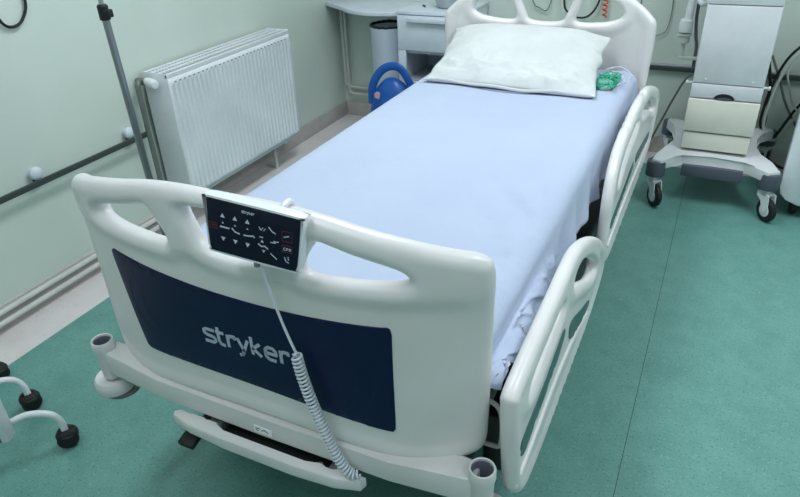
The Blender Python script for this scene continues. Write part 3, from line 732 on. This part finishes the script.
bm = B(); prism(bm, [(-1.0, .40), (-.972, .395), (-.965, .43), (-.985, .437), (-1.003, .425)], 2.347, 2.353, mp=lambda x, y, z: (x, z, y)); ob('paper_tag', bm, M['pink'], bb, label='small pink tag')

cb = thing('bedside_cabinet', (-.75, 2.86, 0), 'white bedside cabinet with a drawer and open shelf left of the headboard', 'cabinet')
x0, x1, y0, y1 = -.995, -.58, 2.68, 3.07
bm = B(); box(bm, x0, x0+.018, y0, y1, .06, .80, .002); box(bm, x1-.018, x1, y0, y1, .06, .80, .002); box(bm, x0+.018, x1-.018, y1-.01, y1, .06, .80); 
for z in (.06, .39, .58): box(bm, x0+.018, x1-.018, y0+.004, y1-.01, z, z+.018, .001)
ob('body', bm, M['furn'], cb)
ob('cabinet_top', box(B(), x0-.006, x1+.006, y0-.012, y1, .8005, .822, .005), M['furn'], cb)
dw = ob('drawer', box(B(), x0+.002, x1-.002, y0-.018, y0-.001, .60, .797, .002), M['furn'], cb)
ob('handle', box(B(), x0+.07, x1-.01, y0-.045, y0-.0185, .765, .790, .003), M['furn'], dw)
bm = B(); box(bm, x0+.002, x0+.05, y0-.018, y0-.001, .39, .598, .002); ob('face_frame', bm, M['furn'], cb)
ob('shelf_lining', box(B(), x0+.02, x1-.02, y0+.03, y1-.012, .409, .413), M['niche'], cb)
dd_ = ob('door', box(B(), x0+.002, x1-.002, y0-.018, y0-.001, .07, .388, .002), M['furn'], cb)
ob('handle', box(B(), x0+.03, x0+.045, y0-.04, y0-.0185, .2, .32, .003), M['steel'], dd_)
for xx in (x0+.04, x1-.04):
    for yy in (y0+.04, y1-.04):
        ob('foot', lathe(B(), [(.02, .0), (.022, .01), (.018, .06)], (xx, yy, 0), seg=16), M['black'], cb)

bw = ob('steel_basin', lathe(B(), [(.005, .823), (.062, .8235), (.072, .835), (.088, .885), (.094, .889), (.093, .893), (.086, .89), (.068, .84), (.06, .83), (.005, .829)], (-.735, 2.83, 0), seg=36), M['chrome'], None, 60, 'shiny steel basin standing on the white bedside cabinet', 'basin')
ob('black_pen', tube(B(), [(-.90, 2.83, .827), (-.875, 2.80, .827)], .005, 8), M['black'], None, 60, 'short black pen lying beside the steel basin on the cabinet top', 'pen')

# ---------------------------------------------------------------- back wall things
br = thing('wall_trunking', (1.3, 3.07, .5), 'dark horizontal wall rail on the back wall right of the headboard', 'wall rail')
bm = B(); box(bm, -.35, 2.8, 3.055, 3.072, .493, .517, .003); ob('bar', bm, M['rail'], br)
bm = B(); box(bm, -.35, 2.8, 3.06, 3.09, .518, .528, .002); ob('top_strip', bm, M['niche'], br, label='pale strip above the dark bar')
for x in (-.2, .5, 1.2, 2.0, 2.7): ob('bracket', box(B(), x-.01, x+.01, 3.072, 3.09, .495, .515), M['rail'], br)
ob('black_loop_cable', tube(B(), [(-.12, 3.07, 1.6), (-.125, 3.06, 1.1), (-.12, 3.055, .85), (-.095, 3.055, .785), (-.04, 3.055, .757), (.02, 3.055, .765), (.065, 3.055, .82), (.08, 3.055, .9), (.085, 3.06, 1.1), (.08, 3.07, 1.6)], .0055, 8, n=8), M['black'], None, 60, 'black cable hanging in a loop on the back wall behind the headboard', 'cable')
hx = []
for k in range(34*10):
    z = .765+(k/340)*.9; a = k/10*2*PI; hx.append((.112+.011*math.cos(a), 3.055+.011*math.sin(a), z))
ob('orange_spiral_hose', tube(B(), hx, .0045, 6), M['orange'], None, 60, 'orange spiral hose hanging behind the headboard', 'hose')
ob('thin_grey_cable', tube(B(), [(.434, 3.08, 1.2), (.46, 3.078, .86), (.452, 3.075, .72), (.42, 3.072, .685), (.38, 3.072, .678), (.33, 3.075, .70), (.30, 3.08, .8), (.29, 3.08, 1.2)], .0025, 6, n=8), M['gpipe'], None, 60, 'thin grey cable looped on the back wall just right of the headboard', 'cable')
ob('grey_tube', tube(B(), [(-.34, 3.08, 1.3), (-.325, 3.07, 1.0), (-.31, 3.07, .85), (-.27, 3.07, .80), (-.2, 3.07, .83), (-.18, 3.08, 1.3)], .003, 6, n=8), M['gpipe'], None, 60, 'thin grey tube drooping behind the left opening of the headboard', 'tube')

# ---------------------------------------------------------------- ventilator cart
vc = thing('medical_cart', (.8, 2.68, 0), 'tall light grey medical cart with drawers on four castors right of the bed', 'medical cart')
bx0, bx1, by0, by1 = .645, .95, 2.48, 2.93
ob('cabinet', box(B(), bx0, bx1, by0+.012, by1, .27, 1.36, .006), M['cart'], vc)
ob('front_panel', box(B(), bx0+.002, bx1-.002, by0-.004, by0+.0115, .603, .952, .003), M['cart'], vc)
ob('upper_panel', box(B(), bx0+.002, bx1-.002, by0-.004, by0+.0115, .956, 1.35, .003), M['cart'], vc)
dw = ob('drawer', box(B(), bx0, bx1, by0-.006, by0+.0115, .533, .599, .003), M['cart'], vc)
bm = B(); ar = [(.795+.045*math.cos(a), .5335+.026*math.sin(a)) for a in [PI*k/14 for k in range(15)]]
prism(bm, ar, by0-.0075, by0-.0055, mp=lambda x, y, z: (x, z, y)); ob('finger_recess', bm, M['black'], dw, label='black half round finger recess')
bm = B(); ar2 = [(.795+.03*math.cos(a), .536+.006*math.sin(a)) for a in [2*PI*k/14 for k in range(14)]]
prism(bm, ar2, by0-.012, by0-.0076, mp=lambda x, y, z: (x, z, y)); ob('pull_lip', bm, M['slate'], dw)
ob('drawer', box(B(), bx0-.002, bx1+.002, by0-.014, by0+.0115, .368, .527, .004), M['beige'], vc, label='beige grey deep drawer front')
ob('plinth_panel', box(B(), bx0+.004, bx1-.004, by0-.006, by0+.0115, .276, .360, .003), M['beige'], vc, label='beige grey bottom panel')
for xx, s in ((bx0, -1), (bx1, 1)): ob('side_peg', lathe(B(), [(.006, 0), (.006, .02), (.010, .021), (.010, .028), (.003, .03)], (xx, by0+.04, .59), Vector((s, 0, 0)), seg=12), M['white'], vc)
for xx in (.70, .90): ob('panel_screw', lathe(B(), [(.005, 0), (.005, .003), (.002, .004)], (xx, by0-.004, .622), Vector((0, -1, 0)), seg=10), M['white'], vc)
# base: cross shaped casting
def legp(cx, cy): return cx, cy
base_poly = [(.535, 2.345), (.58, 2.33), (.625, 2.385), (.665, 2.425), (.80, 2.43), (.945, 2.425), (.985, 2.385), (1.045, 2.345), (1.095, 2.375), (1.06, 2.45), (1.005, 2.53), (.985, 2.62), (.985, 2.74), (1.01, 2.84), (1.075, 2.93), (1.07, 2.995), (1.02, 2.99), (.95, 2.93), (.65, 2.93), (.59, 3.0), (.545, 2.99), (.545, 2.93), (.59, 2.84), (.61, 2.74), (.61, 2.62), (.595, 2.53), (.55, 2.43)]
bm = B(); prism(bm, base_poly, .214, .264, bev=.008)
for v in bm.verts:
    d = max(0, abs(v.co.y-2.66)-.2)
    v.co.z -= .12*d if v.co.z > .23 else .16*d
ob('cross_base', bm, M['cartbase'], vc)
ob('kick_panel', box(B(), .672, .945, 2.405, 2.6, .155, .2135, .005), M['slate'], vc, label='slate grey kick panel')
for (x, y, a) in ((.557, 2.365, .6), (1.060, 2.385, .65), (.565, 2.985, .4), (1.055, 2.985, -.3)):
    ob('corner_bumper', lathe(B(), [(.02, .158), (.044, .16), (.046, .165), (.045, .225), (.043, .235), (.038, .238), (.004, .2385)], (x, y, 0), seg=28), M['slate'], vc, label='round slate grey corner bumper')
    Mx = Matrix.Translation((x, y, 0)) @ Matrix.Rotation(a, 4, 'Z')
    bm = B(); lathe(bm, [(.014, .1), (.02, .11), (.02, .157), (.01, .1575)], (x, y, 0), seg=16)
    pr = [(-.055, .075), (-.045, .135), (0, .15), (.03, .14), (.03, .115), (.0, .10), (-.018, .06), (-.04, .05)]
    prism(bm, pr, .017, .021, mp=lambda u, v, q: tuple(Mx @ Vector((q, u, v)))); prism(bm, pr, -.021, -.017, mp=lambda u, v, q: tuple(Mx @ Vector((q, u, v))))
    box(bm, -.021, .021, -.03, .03, .125, .14, .004, mtx=Mx)
    fk = ob('castor', bm, M['white'], vc)
    ax = (Mx.to_3x3() @ Vector((1, 0, 0))); wc = Mx @ Vector((0, -.03, .058))
    ob('wheel', lathe(B(), [(.03, -.014), (.05, -.014), (.057, -.008), (.058, 0), (.057, .008), (.05, .014), (.03, .014)], wc, ax, closed=True), M['black'], fk)
    ob('hub', lathe(B(), [(.002, -.0155), (.03, -.015), (.036, -.011), (.036, .011), (.03, .015), (.002, .0155)], wc, ax), M['white'], fk, label='white wheel hub')
    ob('brake_tab', box(B(), .022, .036, -.008, .024, .09, .125, .003, mtx=Mx), M['dark'], fk)
# articulated arm on the cart's left side
aa = ob('support_arm', tube(B(), [(.565, 2.75, .82), (.568, 2.75, .90), (.585, 2.75, 1.1), (.60, 2.75, 1.25)], .019, 12), M['white'], vc)
bm = B(); lathe(bm, [(.01, -.03), (.03, -.026), (.034, 0), (.030, .03), (.02, .036)], (.560, 2.75, .80), 'z'); ob('arm_joint', bm, M['white'], aa)
bm = B(); lathe(bm, [(.012, -.03), (.027, -.024), (.029, -.005), (.026, .012), (.036, .013), (.036, .0205), (.02, .021)], (.560, 2.75, .745), 'z'); ob('lower_joint', bm, M['hose'], aa, label='grey lower joint')
bm = B(); tube(bm, [(.562, 2.75, .73), (.566, 2.75, .655)], .009, 10); box(bm, .55, .645, 2.735, 2.765, .64, .655, .003); ob('arm_post', bm, M['hose'], aa)
bm = B(); tube(bm, [(.6, 2.72, .93), (.62, 2.70, .915), (.644, 2.66, .935)], .012, 10, n=5); ob('side_handle', bm, M['white'], vc)
bm = B(); tube(bm, [(.60, 2.79, .98), (.60, 2.78, .85), (.612, 2.77, .76), (.625, 2.76, .70), (.628, 2.76, .6)], .008, 8, n=5); ob('dark_hose', bm, M['slate'], vc)
ob('power_cord', tube(B(), [(.645, 2.85, .55), (.60, 2.9, .5), (.55, 2.99, .36), (.5, 3.04, .2), (.44, 3.05, .05), (.3, 3.05, .012), (.1, 3.05, .01)], .006, 8, n=6), M['gpipe'], vc, label='grey power cord')

# ribbed hoses hanging between the cart and the machine
def ribbed(name, pts, r, m, label, cat, grp=None):
    S = smooth_path(pts, 26); bm = B()
    rr = [r*(1 if (i//1) % 2 else .8) for i in range(len(S))]
    tube(bm, S, rr, 8); return ob(name, bm, m, None, 180, label, cat, grp)
PB = [(1.337, 2.93, 0.817), (1.183, 2.93, 0.751), (1.096, 2.93, 0.664), (1.054, 2.93, 0.581), (1.028, 2.93, 0.471), (1.016, 2.93, 0.326), (1.025, 2.93, 0.258), (1.059, 2.93, 0.207), (1.103, 2.93, 0.216), (1.135, 2.93, 0.296), (1.167, 2.93, 0.374), (1.223, 2.93, 0.47)]
ribbed('breathing_hose', PB, .0085, M['hose'], 'thick pale ribbed hose looping between the cart and the right machine', 'hose')
PB2 = [(p[0]-.016, p[1]+.025, p[2]+.006) for p in PB]
ob('black_hose', tube(B(), PB2, .007, 8, n=10), M['black'], None, 60, 'black hose running just behind the pale ribbed hose', 'hose')
ob('white_cable', tube(B(), [(1.237, 2.93, 0.774), (1.097, 2.93, 0.652), (1.069, 2.93, 0.571), (1.085, 2.93, 0.502), (1.132, 2.93, 0.398), (1.217, 2.93, 0.319)], .005, 8, n=8), M['pipe'], None, 60, 'thin white cable inside the hose loop at the right edge', 'cable')
ob('black_cable', tube(B(), [(0.976, 3.0, 0.599), (1.012, 3.0, 0.453), (1.025, 3.0, 0.306), (1.033, 3.0, 0.181), (1.075, 3.0, 0.087), (1.148, 3.0, 0.034), (1.271, 3.0, 0.011)], .0075, 8, n=8), M['black'], None, 60, 'black cable hanging low beside the right side of the cart', 'cable')
ob('grey_cable', tube(B(), [(0.985, 3.02, 0.623), (1.043, 3.02, 0.508), (1.105, 3.02, 0.373), (1.189, 3.02, 0.247)], .0065, 8, n=8), M['gpipe'], None, 60, 'grey cable slanting down right of the cart behind the hoses', 'cable')

# machine at the right edge
rm = thing('medical_machine', (1.35, 2.62, 0), 'white medical machine cut off by the right edge of the picture', 'medical machine')
mp_ = lambda x, y, z: (x, z, y)
bm = B(); fp = [(1.112, .16), (1.122, .125), (1.15, .095), (1.20, .075), (1.28, .062), (1.50, .062), (1.56, .09), (1.57, .3), (1.57, .62), (1.55, .655), (1.16, .655), (1.122, .635), (1.112, .60)]
prism(bm, fp, 2.42, 2.47, mp=mp_, bev=.006); ob('front_cover', bm, M['white'], rm)
ob('body', box(B(), 1.15, 1.57, 2.471, 2.76, .09, .64, .01), M['greyframe'], rm, label='grey metal body behind the white cover')
ob('top_tray', box(B(), 1.11, 1.60, 2.43, 2.88, .656, .68, .006), M['furn'], rm)
for x in (1.2, 1.5):
    for y in (2.5, 2.7):
        bm = B(); lathe(bm, [(.004, -.016), (.032, -.016), (.039, -.01), (.040, 0), (.039, .01), (.032, .016), (.004, .016)], (x, y, .0405), 'x'); box(bm, x-.02, x+.02, y-.02, y+.02, .06, .089, .003)
        ob('castor', bm, M['black'], rm)

# ---------------------------------------------------------------- rolling stand at the lower left
rs = thing('rolling_stand', (-1.1, -.1, 0), 'white tubular stand on black castors at the lower left corner', 'rolling stand')
hub = Vector((-1.27, -.2, .12))
cast = [(-.880, -.018), (-1.134, .046), (-1.37, .10), (-1.56, -.2), (-1.3, -.5)]
for i, (x, y) in enumerate(cast):
    h = Vector((x, y, 0)); d = Vector((hub.x-x, hub.y-y, 0)); L = d.length; d.normalize()
    if i == 0: pts = [hub, (-1.08, -.165, .135), (-.99, -.125, .135), (-.94, -.075, .150), (-.897, -.036, .135), (-.884, -.020, .10), (-.882, -.018, .06)]
    else: pts = [hub, Vector((x, y, .145))+d*L*.45, Vector((x, y, .15))+d*.07, Vector((x, y, .135))+d*.025, Vector((x, y, .10))+d*.004, (x, y, .06)]
    ob('leg', tube(B(), pts, .0105, 12, n=6), M['white'], rs)
    ax = Vector((.8, -.6, 0)).normalized() if i == 0 else Vector((.9, -.35, 0)).normalized()
    bm = B()
    for s in (-1, 1): lathe(bm, [(.004, -.010), (.027, -.010), (.0315, -.005), (.0315, .006), (.025, .012), (.004, .013)], Vector((x, y, .0318))+ax*s*.013, ax*s)
    lathe(bm, [(.03, -.006), (.0325, -.002), (.0325, .004), (.03, .008), (.02, .013), (.002, .0135)], Vector((x, y, .042)), Vector((0, 0, 1)))
    ob('castor', bm, M['black'], rs, label='black twin wheel castor')
ob('hub', lathe(B(), [(.02, .09), (.04, .095), (.042, .15), (.025, .16)], (hub.x, hub.y, 0)), M['white'], rs)
cm = Matrix.Translation((-.965, -.145, 0)) @ Matrix.Rotation(.5, 4, 'Z')
ob('column', box(B(), -.026, .026, -.020, .020, .112, 1.0, .003, mtx=cm), M['white'], rs)
ob('column_groove', box(B(), -.003, .003, -.0215, -.0195, .114, .995, mtx=cm), M['slate'], rs, label='dark groove down the column')
ob('cross_bar', tube(B(), [hub+Vector((0, 0, .02)), (-1.0, -.155, .145)], .012, 10), M['white'], rs)
